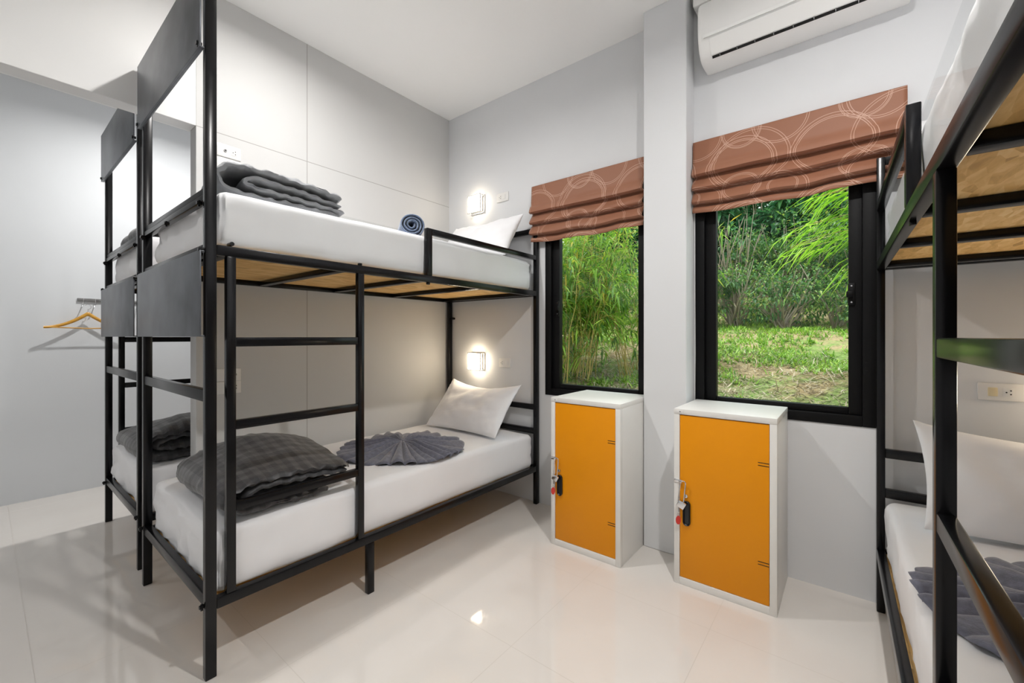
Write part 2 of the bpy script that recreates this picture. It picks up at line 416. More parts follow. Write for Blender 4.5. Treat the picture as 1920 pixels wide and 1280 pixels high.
# ------------------------------------------------------------------ roman blinds
def blind(x0, x1, label, seed, sag):
    r = thing('roman_blind', label, 'blind', ((x0 + x1) / 2, YB, 1.95), 0, 'brown roman blinds over the windows')
    prof = [(.032, 2.378), (.034, 2.36), (.036, 2.30), (.044, 2.23), (.056, 2.195), (.060, 2.178), (.050, 2.170), (.030, 2.176), (.024, 2.172), (.034, 2.15),
            (.052, 2.118), (.058, 2.100), (.050, 2.090), (.028, 2.094), (.024, 2.088), (.036, 2.066), (.052, 2.036), (.058, 2.018), (.050, 2.008),
            (.028, 2.012), (.024, 2.006), (.040, 1.985), (.044, 1.972), (.043, 1.957)]
    pts = []
    for (a, c), (a2, c2) in zip(prof, prof[1:]):
        for k in range(3):
            t = k / 3; pts.append((a + (a2 - a) * t, c + (c2 - c) * t))
    pts.append(prof[-1])
    L = [0]
    for p, q in zip(pts, pts[1:]): L.append(L[-1] + sqrt((p[0] - q[0]) ** 2 + (p[1] - q[1]) ** 2))
    nx = 60; cx = (x0 + x1) / 2
    def f(i, j):
        u = i / (nx - 1); x = x0 + (x1 - x0) * u; a, c = pts[j]
        if c < 2.23: a = .024 + (a - .024) * 1.35
        low = max(0, (2.30 - c) / .35)
        wv = fbm((x * 1.0 + seed, c * 2.2, seed), 3.2, 2) * .016 * low
        z = c - sag * low * sin(pi * u) ** 1.0 + fbm((x + seed * 3, 0, c * .6), 4.0, 2) * .014 * low - (u * .012 * low if sag > .01 else 0)
        edge = .004 * (2 * u - 1) * low
        return (x - cx - edge, -(a + max(-.012, wv)), z - 1.95)
    m = MB(); m.grid(f, nx, len(pts), uvf=lambda i, j: (i / (nx - 1) * (x1 - x0) + seed, L[j]))
    o = m.build('fabric', 'blind', r, ang=70)
    s = o.modifiers.new('thick', 'SOLIDIFY'); s.thickness = .003; s.offset = 0
    h = MB(); h.box((x0 - cx + .004, -.030, .395), (x1 - cx - .004, -.001, .425), .003); h.build('head_rail', 'blind', r)
    return r
blind(-1.872, -1.000, 'brown ring-print roman blind, narrower one half behind the grey pillar', 1.3, .012)
bl2 = blind(-.712, .205, 'brown ring-print roman blind over the wider window under the air conditioner', 5.1, .004)
c = MB(); c.tube([(-.253 - .455, -.012, .42), (-.253 - .456, -.012, 0), (-.253 - .452, -.012, -.8), (-.253 - .455, -.010, -1.05)], .002, 6)
o = c.build('pull_cord', 'cordwhite', bl2); o.location.x = .2535

# ------------------------------------------------------------------ bunk beds (local: outer long side x=0, wall side x=-0.97, foot face y=0)
def bunk(label, loc, rot, mir):
    r = thing('bunk_bed', label, 'bunk bed', loc, rot, 'black steel bunk beds')
    WB, LB = -.97, 2.108
    def part(name, mat, boxes, parent=r, bev=.003, **kw):
        m = MB()
        for lo, hi in boxes: m.box(lo, hi, bev)
        return m.build(name, mat, parent, mir=mir, **kw)
    px = ((-.03, 0), (WB, WB + .03))
    for x0, x1 in px:
        part('post', 'steel', [((x0, 0, 0), (x1, .036, 2.61))])
        part('post', 'steel', [((x0, LB - .038, 0), (x1, LB, 2.062))])
    for x0, x1 in px:
        part('side_rail', 'steel', [((x0, .036, 1.552), (x1, LB - .038, 1.590))])
        part('side_rail', 'steel', [((x0, .036, .246), (x1, LB - .038, .287))])
        part('centre_leg', 'steel', [((x0, .662, 0), (x1, .697, .246))])
    xa, xb = WB + .03, -.03
    part('foot_rail', 'steel', [((xa, .003, 1.752), (xb, .030, 1.776)), ((xa, .006, 1.778), (xb, .030, 1.800))])
    part('foot_rail', 'steel', [((xa, .003, 1.010), (xb, .030, 1.054))])
    part('foot_rail', 'steel', [((xa, .003, .258), (xb, .033, .302))])
    part('foot_rail', 'steel', [((xa, .003, 1.552), (xb, .033, 1.590))])
    for z0, z1 in ((2.026, 2.062), (.702, .742), (.522, .562)):
        part('head_rail', 'steel', [((xa, LB - .034, z0), (xb, LB - .004, z1))])
    for z in (1.552, .246):
        part('head_rail', 'steel', [((xa, LB - .034, z), (xb, LB - .004, z + .038))])
    for z0, z1 in ((2.292, 2.602), (1.250, 1.562)):
        part('foot_panel', 'plate', [((WB, -.018, z0), (0, -.012, z1)), ((WB + .002, -.013, z0), (-.002, -.002, z0 + .006)), ((WB + .002, -.013, z1 - .006), (-.002, -.002, z1))], bev=.0015)
    # deck: OSB sheet on cross slats, both bunks
    for z in (1.552, .246):
        part('deck_board', 'osb', [((xa + .001, .034, z + (.0295 if z > 1 else .018)), (xb - .001, LB - .036, z + (.0385 if z > 1 else .026)))], bev=.001, smooth=False)
        for ys in (.072, .55, 1.017, 1.495, 2.02):
            part('slat', 'steel', [((xa, ys - .02, z + .002), (xb, ys + .02, z + (.029 if z > 1 else .0175)))])
    # ladder
    lad = MB(); lad.box((-.028, .067, .287), (0, .099, 1.552), .003)
    L = lad.build('ladder', 'steel', r, mir=mir)
    part('stile', 'steel', [((-.028, .610, .287), (0, .642, 1.552))], L)
    part('stile_cap', 'steel', [((-.022, .618, 1.590), (-.006, .634, 1.602))], L, .002)
    for z0, z1 in ((1.212, 1.248), (.897, .932), (.587, .622)):
        part('rung', 'steel', [((-.027, .099, z0), (-.001, .610, z1))], L)
    # guard rail at the head
    g = part('guard_rail', 'steel', [((-.030, 1.030, 1.590), (0, 1.066, 1.853)), ((-.030, 1.066, 1.820), (0, LB - .038, 1.853))])
    part('bolt', 'steel', [((-.022, 1.038, 1.540), (-.008, 1.056, 1.552))], r, .002)
    # clear panes that hold the upper mattress
    part('clear_side_pane', 'acrylic', [((-.030, .045, 1.592), (-.026, 1.020, 1.815))], bev=0, smooth=False)
    part('clear_side_pane', 'acrylic', [((-.022, 1.070, 1.592), (-.018, LB - .042, 1.812))], bev=0, smooth=False)
    # bolts and brackets
    bl = [(-.93, -.006, 1.745), (-.5, -.004, 1.742), (-.05, -.006, 1.742), (WB + .0, -.012, 1.566), (-.012, -.012, 1.566), (WB + .006, -.006, .285), (-.02, -.006, .268),
          (WB + .006, -.016, 2.31), (-.02, -.016, 2.31)]
    for x, y, z in bl:
        m = MB(); m.cyl((x, y - .008, z), (x, y + .010, z), .0075, 8); m.box((x - .004, y - .004, z - .014), (x + .004, y + .004, z + .010), .0015)
        m.build('bolt', 'steel', r, mir=mir)
    m = MB(); m.box((WB + .03, LB - .024, 1.405), (WB + .062, LB - .012, 1.415), .002); m.cyl((WB + .062, LB - .03, 1.41), (WB + .062, LB - .006, 1.41), .010, 10)
    m.build('bolt', 'steel', r, mir=mir)
    m = MB(); m.cyl((.0, .085, 1.60), (-.035, .085, 1.60), .008, 10); m.build('bolt', 'steel', r, mir=mir)
    return r

A0 = ((-1.82, .505, 0), 0); C0 = ((.1325, .467, 0), .0167); B0 = ((-3.94, .520, 0), 0)
bunk('black steel bunk bed against the grey panelled wall, its head by the window', *A0, False)
bunk('black steel bunk bed beyond the wall opening, seen foot first beside the coat hooks', *B0, True)
bunk('black steel bunk bed cut off by the right edge, in front of the wide window', *C0, True)

def place(root, lx, ly, mir):
    (X, Y, _), a = root
    if mir: lx = -lx
    return (X + lx * cos(a) - ly * sin(a), Y + lx * sin(a) + ly * cos(a))

# ------------------------------------------------------------------ mattresses
def mattress(root, z0, z1, mir, label, seed):
    x0, x1, y0, y1 = (-.935, -.036, .050, 2.05) if z0 > 1 else (-.938, -.0315, .038, 2.065)
    cx, cy = (x0 + x1) / 2, (y0 + y1) / 2
    X, Y = place(root, cx, cy, mir)
    h = Vector(((x1 - x0) / 2, (y1 - y0) / 2, (z1 - z0) / 2)); rr = .035
    def ticks(hh, n):
        t = [-hh + rr * (1 - cos(k * pi / 2 / 5)) for k in range(6)]
        mid = [(-hh + rr) + (2 * hh - 2 * rr) * k / n for k in range(1, n)]
        return t + mid + [-a for a in reversed(t)]
    m = MB(); cache = {}
    def vert(p):
        k = tuple(round(a, 5) for a in p)
        if k in cache: return cache[k]
        p = Vector(p)
        inner = Vector([max(-h[a] + rr, min(h[a] - rr, p[a])) for a in range(3)])
        d = p - inner
        n = d.normalized() if d.length > 1e-9 else Vector((0, 0, 1))
        q = inner + n * rr if d.length > 1e-9 else p
        w = Vector((q.x + seed, q.y, q.z))
        edge = exp(-min(abs(q.y - h.y), abs(q.y + h.y)) / .16)
        # soft crown, hanging folds on the sides, tucked hem at the bottom
        if q.z > 0: q.z += .012 * (1 - (q.x / h.x) ** 2) * (1 - (q.y / h.y) ** 4) - .010 * edge
        side = 1 - abs(n.z)
        amp = (.004 + .011 * edge) * side
        fold = sin((q.x * 3 + q.y * (1.0 + edge) + fbm(w, 2.0) * .5) * 38) * .4 + fbm(w, 9, 3)
        q += n * amp * fold
        q += n * fbm(w, 3.5, 3) * .006
        if q.z < -h.z * .6 and side > .5: q -= Vector((n.x, n.y, 0)) * .006 * (-(q.z / h.z) - .6) * 2.5
        if q.z < -h.z * .7: q.z += max(0, fbm((q.y * 1.0 + seed, q.x, 0), 5, 2)) * .02 * side
        v = m.bm.verts.new(q); cache[k] = v; return v
    T = [ticks(h.x, 16), ticks(h.y, 44), ticks(h.z, 6)]
    for ax in range(3):
        a, c = [(1, 2), (0, 2), (0, 1)][ax]
        for sgn in (-1, 1):
            for i in range(len(T[a]) - 1):
                for j in range(len(T[c]) - 1):
                    qs = []
                    for u, v in ((i, j), (i + 1, j), (i + 1, j + 1), (i, j + 1)):
                        p = [0, 0, 0]; p[ax] = sgn * h[ax]; p[a] = T[a][u]; p[c] = T[c][v]; qs.append(vert(p))
                    try: m.bm.faces.new(qs)
                    except ValueError: pass
    o = m.build('mattress', 'sheet', None, (X, Y, (z0 + z1) / 2), root[1], ang=80, mir=mir)
    return tag(o, label, 'mattress', 'white sheeted mattresses')
ZU, ZL = 1.816, .528
mattress(A0, 1.593, ZU, False, 'white sheeted mattress on the upper bunk holding the grey quilt and blue towel roll', 1)
mattress(A0, .2725, ZL, False, 'white sheeted mattress on the lower bunk under the pleated towel fan and leaning pillow', 4)
mattress(B0, 1.593, ZU, True, 'white sheeted mattress on the upper bunk beyond the wall opening', 7)
mattress(B0, .2725, ZL, True, 'white sheeted mattress on the lower bunk beyond the wall opening', 9)
mattress(C0, 1.593, ZU, True, 'white sheeted mattress on the upper bunk at the right edge', 12)
mattress(C0, .2725, ZL, True, 'white sheeted mattress on the lower bunk at the right edge', 15)

# ------------------------------------------------------------------ folded quilts
def smooth_path(pts, n):
    P = [Vector((p[0], p[1], 0)) for p in pts]
    out = []
    for i in range(len(P) - 1):
        p0 = P[max(i - 1, 0)]; p1 = P[i]; p2 = P[i + 1]; p3 = P[min(i + 2, len(P) - 1)]
        for k in range(n):
            t = k / n
            out.append(.5 * ((2 * p1) + (-p0 + p2) * t + (2 * p0 - 5 * p1 + 4 * p2 - p3) * t * t + (-p0 + 3 * p1 - 3 * p2 + p3) * t ** 3))
    out.append(P[-1])
    return out
def ribbon(m, path, W, t, seed, shear=0., puck=.010, topbulge=None, wob=.006, uvo=0.):
    """A padded layer: path is (y, z) centre line, W its depth in x (from 0 to -W)."""
    Q = smooth_path(path, 10); D = [0]
    for p, q in zip(Q, Q[1:]): D.append(D[-1] + (q - p).length)
    tot = D[-1]; ss = [t * k / 12 for k in range(7)] ; N0 = int(tot / .011)
    ss += [t / 2 + (tot - t) * k / N0 for k in range(1, N0)] + [tot - a for a in reversed(ss)]
    P = []; k = 0
    for a in ss:
        while k < len(Q) - 2 and D[k + 1] < a: k += 1
        P.append(Q[k].lerp(Q[k + 1], min(1, max(0, (a - D[k]) / max(1e-6, D[k + 1] - D[k])))))
    n = len(P)
    L = [0]
    for p, q in zip(P, P[1:]): L.append(L[-1] + (q - p).length)
    K = []                         # cross-section loop: (s across depth, h side)
    nx = 26
    for k in range(nx + 1):
        a = k / nx; K.append((a, 1))
    for k in range(1, 5):
        K.append((1, cos(k * pi / 5)))
    for k in range(nx + 1):
        K.append((1 - k / nx, -1))
    for k in range(1, 5):
        K.append((0, -cos(k * pi / 5)))
    nk = len(K)
    def f(j, i):
        i0, i1 = max(i - 1, 0), min(i + 1, n - 1)
        T = (P[i1] - P[i0]).normalized(); N = Vector((-T.y, T.x, 0))
        a, hs = K[j]
        e = min(L[i], L[-1] - L[i])
        tt = t * sqrt(max(0.02, 1 - max(0, 1 - e / (t * .5)) ** 2))
        side = sqrt(max(0, 1 - hs * hs)) if abs(hs) < 1 else 0
        x = -W * a
        if a >= 1: x -= side * tt * .4
        if a <= 0: x += side * tt * .4
        de = min(a, 1 - a) * W
        q = (x * 3 + seed, L[i], seed)
        # stitched hem: the edge is thinner and gathered
        pin = 1 - .38 * exp(-de / .02)
        puc = puck * exp(-de / .05) * (sin(L[i] * 95 + 3 * fbm((L[i], seed, 0), 9)) * .5 + fbm((L[i] * 3 + seed, a, hs), 10, 2))
        wv = fbm((x + seed, P[i].x, P[i].y + hs * .2), 7, 3) * wob
        off = hs * tt / 2 * pin + puc + wv
        c = P[i] + N * off
        x += fbm((L[i] + seed, hs, 1.0), 8, 2) * .012 * exp(-de / .06)
        z = c.y
        if topbulge: z += topbulge(x, c.x, z)
        return (x, c.x + shear * x, z)
    m.grid(f, nk, n, closeu=True, uvf=lambda j, i: (L[i] + uvo, -K[j % nk][0] * W))
    # end caps
    return m
def quilt_upper(root, lx, ly, z, mir, label, rot=0.):
    X, Y = place(root, lx, ly, mir)
    m = MB()
    ribbon(m, [(.50, .020), (.30, .021), (.08, .021), (.010, .042), (-.012, .078), (.012, .116), (.07, .134), (.25, .133), (.40, .124), (.515, .104)], .42, .041, 2.1, -.16, .006)
    ribbon(m, [(.515, .072), (.34, .088), (.13, .098), (.088, .078), (.12, .060), (.30, .056), (.53, .046)], .40, .033, 6.3, -.16, .005)
    o = m.build('folded_quilt', 'duvetgrey', None, (X, Y, z), root[1] + rot, ang=80, mir=mir)
    return tag(o, label, 'quilt', 'folded quilts on the beds')
def quilt_lower(root, lx, ly, z, mir, label, rot=0., sh=0.):
    X, Y = place(root, lx, ly, mir)
    m = MB()
    bulge = lambda x, y, zz: max(0, (zz - .02)) * (.50 * exp(-((x + .40) / .22) ** 2 - ((y - .30) / .25) ** 2) - .12 * exp(-((x) / .12) ** 2))
    ribbon(m, [(.40, .022), (.22, .022), (.07, .024), (.005, .05), (-.025, .085), (.01, .125), (.10, .142), (.24, .145), (.38, .135), (.50, .118)], .56, .042, 3.7, sh, .007, bulge, .008)
    ribbon(m, [(.49, .092), (.34, .105), (.12, .112), (.06, .088), (.10, .066), (.26, .064), (.41, .060)], .54, .034, 8.9, sh, .006, bulge, .006, .3)
    o = m.build('folded_quilt', 'duvet', None, (X, Y, z), root[1] + rot, ang=80, mir=mir)
    return tag(o, label, 'quilt', 'folded quilts on the beds')
quilt_upper(A0, -.150, .092, ZU + .004, False, 'slate grey quilt folded in rolled layers on the upper bunk, below the wall sockets')
quilt_lower(A0, -.070, .098, ZL + .002, False, 'charcoal check quilt folded thick on the lower bunk behind the ladder')
quilt_lower(B0, -.29, .05, ZL + .002, True, 'dark folded quilt on the lower bunk beyond the wall opening', .0)
quilt_lower(B0, -.10, .10, ZU - .035, True, 'dark folded quilt on the upper bunk beyond the opening, only its hump showing', .0)

# ------------------------------------------------------------------ pillows
def pillow(root, lx, ly, z, tilt, mir, label, seed, w=.73, hgt=.46, th=.16, sag=.05):
    X, Y = place(root, lx, ly, mir)
    n1, n2 = 48, 32
    def prof(u, v):
        a = max(0, 1 - abs(u) ** 2.6) ; c = max(0, 1 - abs(v) ** 2.4)
        return (a * c) ** .55
    ct, st = cos(tilt), sin(tilt)
    m = MB(); grids = []
    for sgn in (1, -1):
        vs = []
        for i in range(n1):
            row = []
            for j in range(n2):
                u = -cos(pi * i / (n1 - 1)); v = -cos(pi * j / (n2 - 1))
                # edges pulled in between pointed corners
                px = u * w / 2 * (1 - .055 * (1 - v * v)); py = v * hgt / 2 * (1 - .07 * (1 - u * u))
                hz = sgn * th / 2 * prof(u, v)
                wr = fbm((u * 2 + seed, v * 1.4, sgn), 1.6, 4) * .016 * prof(u, v) + sin((u * .8 + v + fbm((u, v, seed), 1.5)) * 16) * .0025 * exp(-((abs(u) - .9) / .25) ** 2)
                hz += wr
                py2 = (py + hgt / 2)
                # the leaning pillow slumps in its upper middle
                drop = sag * (1 - u * u) * max(0, (v + 1) / 2) ** 2
                yy = py2 * ct - hz * st; zz = py2 * st + hz * ct
                row.append(m.bm.verts.new((px, yy + drop * .3, zz - drop)))
            vs.append(row)
        for i in range(n1 - 1):
            for j in range(n2 - 1):
                m.bm.faces.new((vs[i][j], vs[i + 1][j], vs[i + 1][j + 1], vs[i][j + 1]))
    bmesh.ops.remove_doubles(m.bm, verts=m.bm.verts[:], dist=.0008)
    o = m.build('pillow', 'pillowcase', None, (X, Y, z), root[1], ang=75, mir=mir)
    return tag(o, label, 'pillow', 'white pillows at the bed heads')
pillow(A0, -.45, 1.70, ZL + .02, radians(49), False, 'white pillow leaning under the lower square wall lamp', 1)
pillow(A0, -.43, 1.79, ZU + .012, radians(57), False, 'white pillow behind the guard rail below the upper square wall lamp', 3, .72, .40, .20, .03)
pillow(C0, -.50, 1.68, ZL + .02, radians(50), True, 'white pillow on the lower bunk below the socket at the right edge', 5, .78)
pillow(C0, -.44, 1.79, ZU + .012, radians(57), True, 'white pillow on the upper bunk at the right edge, just its corner showing', 8, .72, .40, .20, .03)

# ------------------------------------------------------------------ towels
def towel_roll(root, lx, ly, z, ang, mir, label):
    X, Y = place(root, lx, ly, mir)
    m = MB(); R0, R1, turns = .013, .066, 3.3
    n = 90; t = .0130
    ax = Vector((cos(ang), sin(ang), 0)); pr = Vector((-sin(ang), cos(ang), 0))
    P = []
    for i in range(n):
        u = i / (n - 1); a = -u * turns * 2 * pi + .6; r = R0 + (R1 - R0) * u
        P.append((r * cos(a) * 1.08, r * sin(a) * .98))
    nx = 14; Ln = .36
    K = [(k / nx, 1) for k in range(nx + 1)] + [(1, 0)] + [(1 - k / nx, -1) for k in range(nx + 1)] + [(0, 0)]
    def f(j, i):
        i0, i1 = max(i - 1, 0), min(i + 1, n - 1)
        T = Vector((P[i1][0] - P[i0][0], P[i1][1] - P[i0][1])).normalized(); N = Vector((-T.y, T.x))
        a, hs = K[j]; tt = t * (.9 if 2 < i < n - 3 else .4)
        pin = 1 if 0 < a < 1 else .72
        y = P[i][0] + N.x * hs * tt / 2 * pin; zz = P[i][1] + N.y * hs * tt / 2 * pin
        s = -a * Ln + (.005 if hs == 0 and a == 0 else 0) + fbm((i * .09, a, 0), 2) * .006
        p = ax * s + pr * y
        return (p.x, p.y, zz + .069 + fbm((i * .1, a * 4, 2), 1.3) * .003)
    m.grid(f, len(K), n, closeu=True)
    o = m.build('rolled_towel', 'towelblue', None, (X, Y, z), root[1], ang=75, mir=mir)
    return tag(o, label, 'towel', 'rolled blue towels on the upper bunks')
towel_roll(A0, -.135, 1.030, ZU + .006, atan2(-.53, .85), False, 'blue rolled towel showing its spiral end, beside the guard rail of the panelled-wall bunk')
towel_roll(C0, -.20, .72, ZU + .006, atan2(-1, .05), True, 'blue rolled towel on the upper bunk at the right edge, partly hidden by the mattress')
def towel_fan(root, lx, ly, z, mir, label, seed):
    X, Y = place(root, lx, ly, mir)
    m = MB(); nr, na, R, k = 26, 640, .375, 29
    def f(i, j):
        a = 2 * pi * i / na; u = j / (nr - 1)
        am = a + .10 * sin(2 * a + seed) + .05 * sin(5 * a) + .08 * u * sin(3 * a + 1)
        ph = k * am
        Rr = R * (1 + .035 * sin(3 * a + seed) + .02 * cos(ph))
        r = .006 + Rr * u
        prof = abs(cos(ph / 2)) ** .75
        amp = .038 * min(1, u * 4) * (1 - .30 * u) * (.75 + .4 * sin(7 * a + seed))
        # pleats lean over to one side
        lean = .045 * prof * u * sin(a + 1.2)
        zz = .004 + .046 * (1 - u) ** 1.3 + amp * prof + fbm((r * cos(a), r * sin(a), seed), 16, 2) * .004
        if u > .97: zz -= .006
        return (r * cos(a + lean), r * sin(a + lean), max(.001, zz))
    m.grid(f, na, nr, closeu=True)
    c = m.bm.verts.new((0, 0, .036))
    o = m.build('fanned_towel', 'toweldark', None, (X, Y, z), root[1], ang=80, mir=mir)
    s = o.modifiers.new('thick', 'SOLIDIFY'); s.thickness = .003; s.offset = 1
    return tag(o, label, 'towel', 'pleated towel fans on the lower bunks')
towel_fan(A0, -.405, 1.170, ZL + .006, False, 'slate grey towel pleated into a round fan on the lower bunk before the leaning pillow', .4)
towel_fan(C0, -.42, 1.19, ZL + .006, True, 'slate grey pleated towel cut off by the right edge on the lower bunk', 2.2)

# ------------------------------------------------------------------ lockers
def locker(x0, x1, y0, y1, label, plabel, klabel, seed):
    H = .885; w = x1 - x0; d = y1 - y0
    r = thing('locker', label, 'locker', ((x0 + x1) / 2, y0, 0), 0, 'orange door lockers under the windows')
    h = w / 2
    b = MB()
    b.box((-h, .001, .0), (-h + .027, .03, H - .027), .0015); b.box((h - .029, .001, .0), (h, .03, H - .027), .0015)
    b.box((-h + .027, .001, 0), (h - .029, .03, .036), .0015)
    b.box((-h, .03, 0), (-h + .004, d, H - .02), .001); b.box((h - .004, .03, 0), (h, d, H - .02), .001)
    b.box((-h + .004, d - .004, 0), (h - .004, d, H - .02), .001); b.box((-h + .004, .03, .0), (h - .004, d - .004, .012))
    b.build('body', 'lockwhite', r)
    t = MB(); t.box((-h - .0008, .0, H - .0275), (h + .0008, d, H), .002); top = t.build('top_panel', 'lockwhite', r)
    l = MB(); l.box((-h + .012, -.0012, H - .021), (-h + .048, .001, H - .006), .0005); l.build('label_plate', 'white_plastic', top)
    l = MB(); l.box((-h + .026, -.0018, H - .016), (-h + .034, -.0008, H - .011), .0003); l.build('plate_emblem', 'greymetal', top)
    dx0, dx1, dz0, dz1 = -h + .029, h - .031, .038, H - .031
    dm = MB()
    dm.box((dx0, .004, dz0), (dx1, .022, dz1), .0015)
    door = dm.build('door', 'orange', r)
    for zz in (.676, .226):
        for k in (0, 1):
            z = zz - k * .013
            s = MB(); s.box((dx1 - .044, .0032, z), (dx1, .0045, z + .003)); s.build('hinge_slot', 'dark', door, smooth=False)
    # recessed pull: black oblong cup with raised rim
    hx, hz = dx0 + .033, .364
    def oblong(rr, hl, y, n=10):
        pts = []
        for k in range(n + 1): a = pi * k / n; pts.append((hx + rr * cos(a), y, hz + hl + rr * sin(a)))
        for k in range(n + 1): a = pi + pi * k / n; pts.append((hx + rr * cos(a), y, hz - hl + rr * sin(a)))
        return pts
    hm = MB(); rings = [oblong(.018, .044, .004), oblong(.018, .044, -.004), oblong(.0155, .044, -.006), oblong(.012, .044, -.003), oblong(.011, .042, .003)]
    vs = [[hm.bm.verts.new(p) for p in rg] for rg in rings]; n = len(vs[0])
    for a, c in zip(vs, vs[1:]):
        for k in range(n): hm.bm.faces.new((a[k], a[(k + 1) % n], c[(k + 1) % n], c[k]))
    hm.bm.faces.new(vs[-1])
    hm.build('pull_handle', 'blackplastic', door)
    k = MB(); k.cyl((hx - .003, .004, .452), (hx - .003, -.005, .452), .009, 18); k.cyl((hx - .003, -.004, .452), (hx - .003, -.008, .452), .006, 14)
    cyl = k.build('lock_cylinder', 'chrome', door)
    k = MB(); k.box((hx - .004, -.0088, .449), (hx - .002, -.0078, .456)); k.build('keyhole', 'dark', cyl, smooth=False)
    # hasp
    p = MB(); p.box((-h + .002, -.003, .512), (-h + .040, .001, .528), .001)
    p.tube([(-h + .034 + .009 * cos(a), -.004 - .009 * sin(a), .520) for a in [pi * q / 8 for q in range(9)]], .0022, 6)
    p.build('hasp', 'chrome', r)
    # padlock hanging in the hasp, with a red key tag
    X, Y = (x0 + x1) / 2 - h + .033, y0 - .013
    pl = thing('padlock', plabel, 'padlock', (X, Y, .392), 0, 'padlocks on the locker doors')
    pl.scale = (1.25, 1.25, 1.18)
    pm = MB(); pm.box((-.016, -.007, .0), (.016, .007, .030), .003); po = pm.build('padlock_body', 'chrome', pl); po.rotation_euler.y = .45
    sm = MB(); pts = [(-.010, 0, .026), (-.010, 0, .10)] + [(-.010 * cos(a), 0, .105 + .010 * sin(a)) for a in [pi * q / 8 for q in range(1, 8)]] + [(.010, 0, .10), (.010, 0, .026)]
    sm.tube(pts, .0024, 8); so = sm.build('shackle', 'chrome', pl); so.rotation_euler.y = .10; so.location.x = .002
    km = MB(); km.box((-.006, -.001, -.020), (-.001, .001, .004), .0006); km.build('key', 'greymetal', pl)
    kt = MB(); n = 16
    pts = [(.0105 * cos(2 * pi * q / n), .019 * sin(2 * pi * q / n)) for q in range(n)]
    kt.prism(pts, -.0015, .0015, 'y')
    ko = kt.build('key_tag', 'redplastic', None, (X - .006, Y - .004, .328)); ko.scale = (1.15, 1.15, 1.15); ko.rotation_euler = (0, .06, .25)
    rg = MB(); rg.tube([(.006 * cos(2 * pi * q / 12), 0, .022 + .008 * sin(2 * pi * q / 12)) for q in range(13)], .0009, 5); rg.build('split_ring', 'chrome', ko)
    tag(ko, klabel, 'key tag', 'red key tags on the padlocks')
locker(-1.412, -.966, 2.150, 2.600, 'orange door white locker, the one nearer the bunk, left of the pillar',
       'chrome padlock on the locker left of the pillar', 'red oval key tag hanging on the locker left of the pillar', 1)
locker(-.699, -.250, 2.203, 2.612, 'orange door white locker under the wide window, right of the pillar',
       'chrome padlock on the locker right of the pillar', 'red oval key tag hanging on the locker right of the pillar', 2)

# ------------------------------------------------------------------ air conditioner and pipe cover
def aircon():
    x0, x1 = -.640, .216; cx = (x0 + x1) / 2
    r = thing('air_conditioner', 'white split air conditioner high on the wall above the wide window', 'air conditioner', (cx, YB, 2.75))
    ctrl = [(0, 2.757), (-.02, 2.752), (-.10, 2.750), (-.150, 2.760), (-.185, 2.795), (-.205, 2.842), (-.214, 2.90), (-.214, 2.98), (-.206, 3.025), (-.185, 3.045), (-.10, 3.05), (0, 3.05)]
    P = [(p.x, p.y) for p in smooth_path(ctrl, 4)]
    m = MB(); h = (x1 - x0) / 2
    st = [(-h, .955), (-h + .003, .975), (-h + .010, .992), (-h + .02, 1), (h - .02, 1), (h - .010, .992), (h - .003, .975), (h, .955)]
    cz = 2.90
    vs = [[m.bm.verts.new((x, y * s, (cz + (z - cz) * s) - 2.75)) for y, z in P] for x, s in st]; n = len(P)
    for a, c in zip(vs, vs[1:]):
        for k in range(n): m.bm.faces.new((a[k], a[(k + 1) % n], c[(k + 1) % n], c[k]))
    m.bm.faces.new(vs[0][::-1]); m.bm.faces.new(vs[-1])
    body = m.build('body', 'acwhite', r, ang=35)
    # louver flap and dark outlet slot
    def strip(name, mat, y0, z0, y1, z1, xa, xb, t):
        q = MB(); d = Vector((y1 - y0, z1 - z0)); nn = Vector((-d.y, d.x)).normalized() * t
        if nn.x > 0: nn = -nn
        q.prism([(y0, z0 - 2.75), (y1, z1 - 2.75), (y1 + nn.x, z1 + nn.y - 2.75), (y0 + nn.x, z0 + nn.y - 2.75)], xa, xb, 'x')
        return q.build(name, mat, r, smooth=False)
    strip('louver', 'acwhite', -.160, 2.7715, -.204, 2.838, -h + .060, h - .060, .0125)
    strip('outlet_slot', 'dark', -.148, 2.7575, -.158, 2.7665, -h + .062, h - .062, .0035)
    strip('panel_ridge', 'acwhite', -.207, 2.846, -.211, 2.858, -h + .030, h - .030, .012)
    q = MB()
    for k in range(9):
        xx = -h + .10 + k * (2 * h - .2) / 8
        q.box((xx - .0015, -.163, .006), (xx + .0015, -.149, .016))
    q.build('slot_vane', 'greymetal', r, smooth=False)
aircon()
b = MB(); b.box((-.690, 2.50, 3.105), (.5, 2.62, ZC), .008)
tag(b.build('pipe_cover', 'acwhite'), 'white pipe cover box at the ceiling above the air conditioner', 'pipe cover')

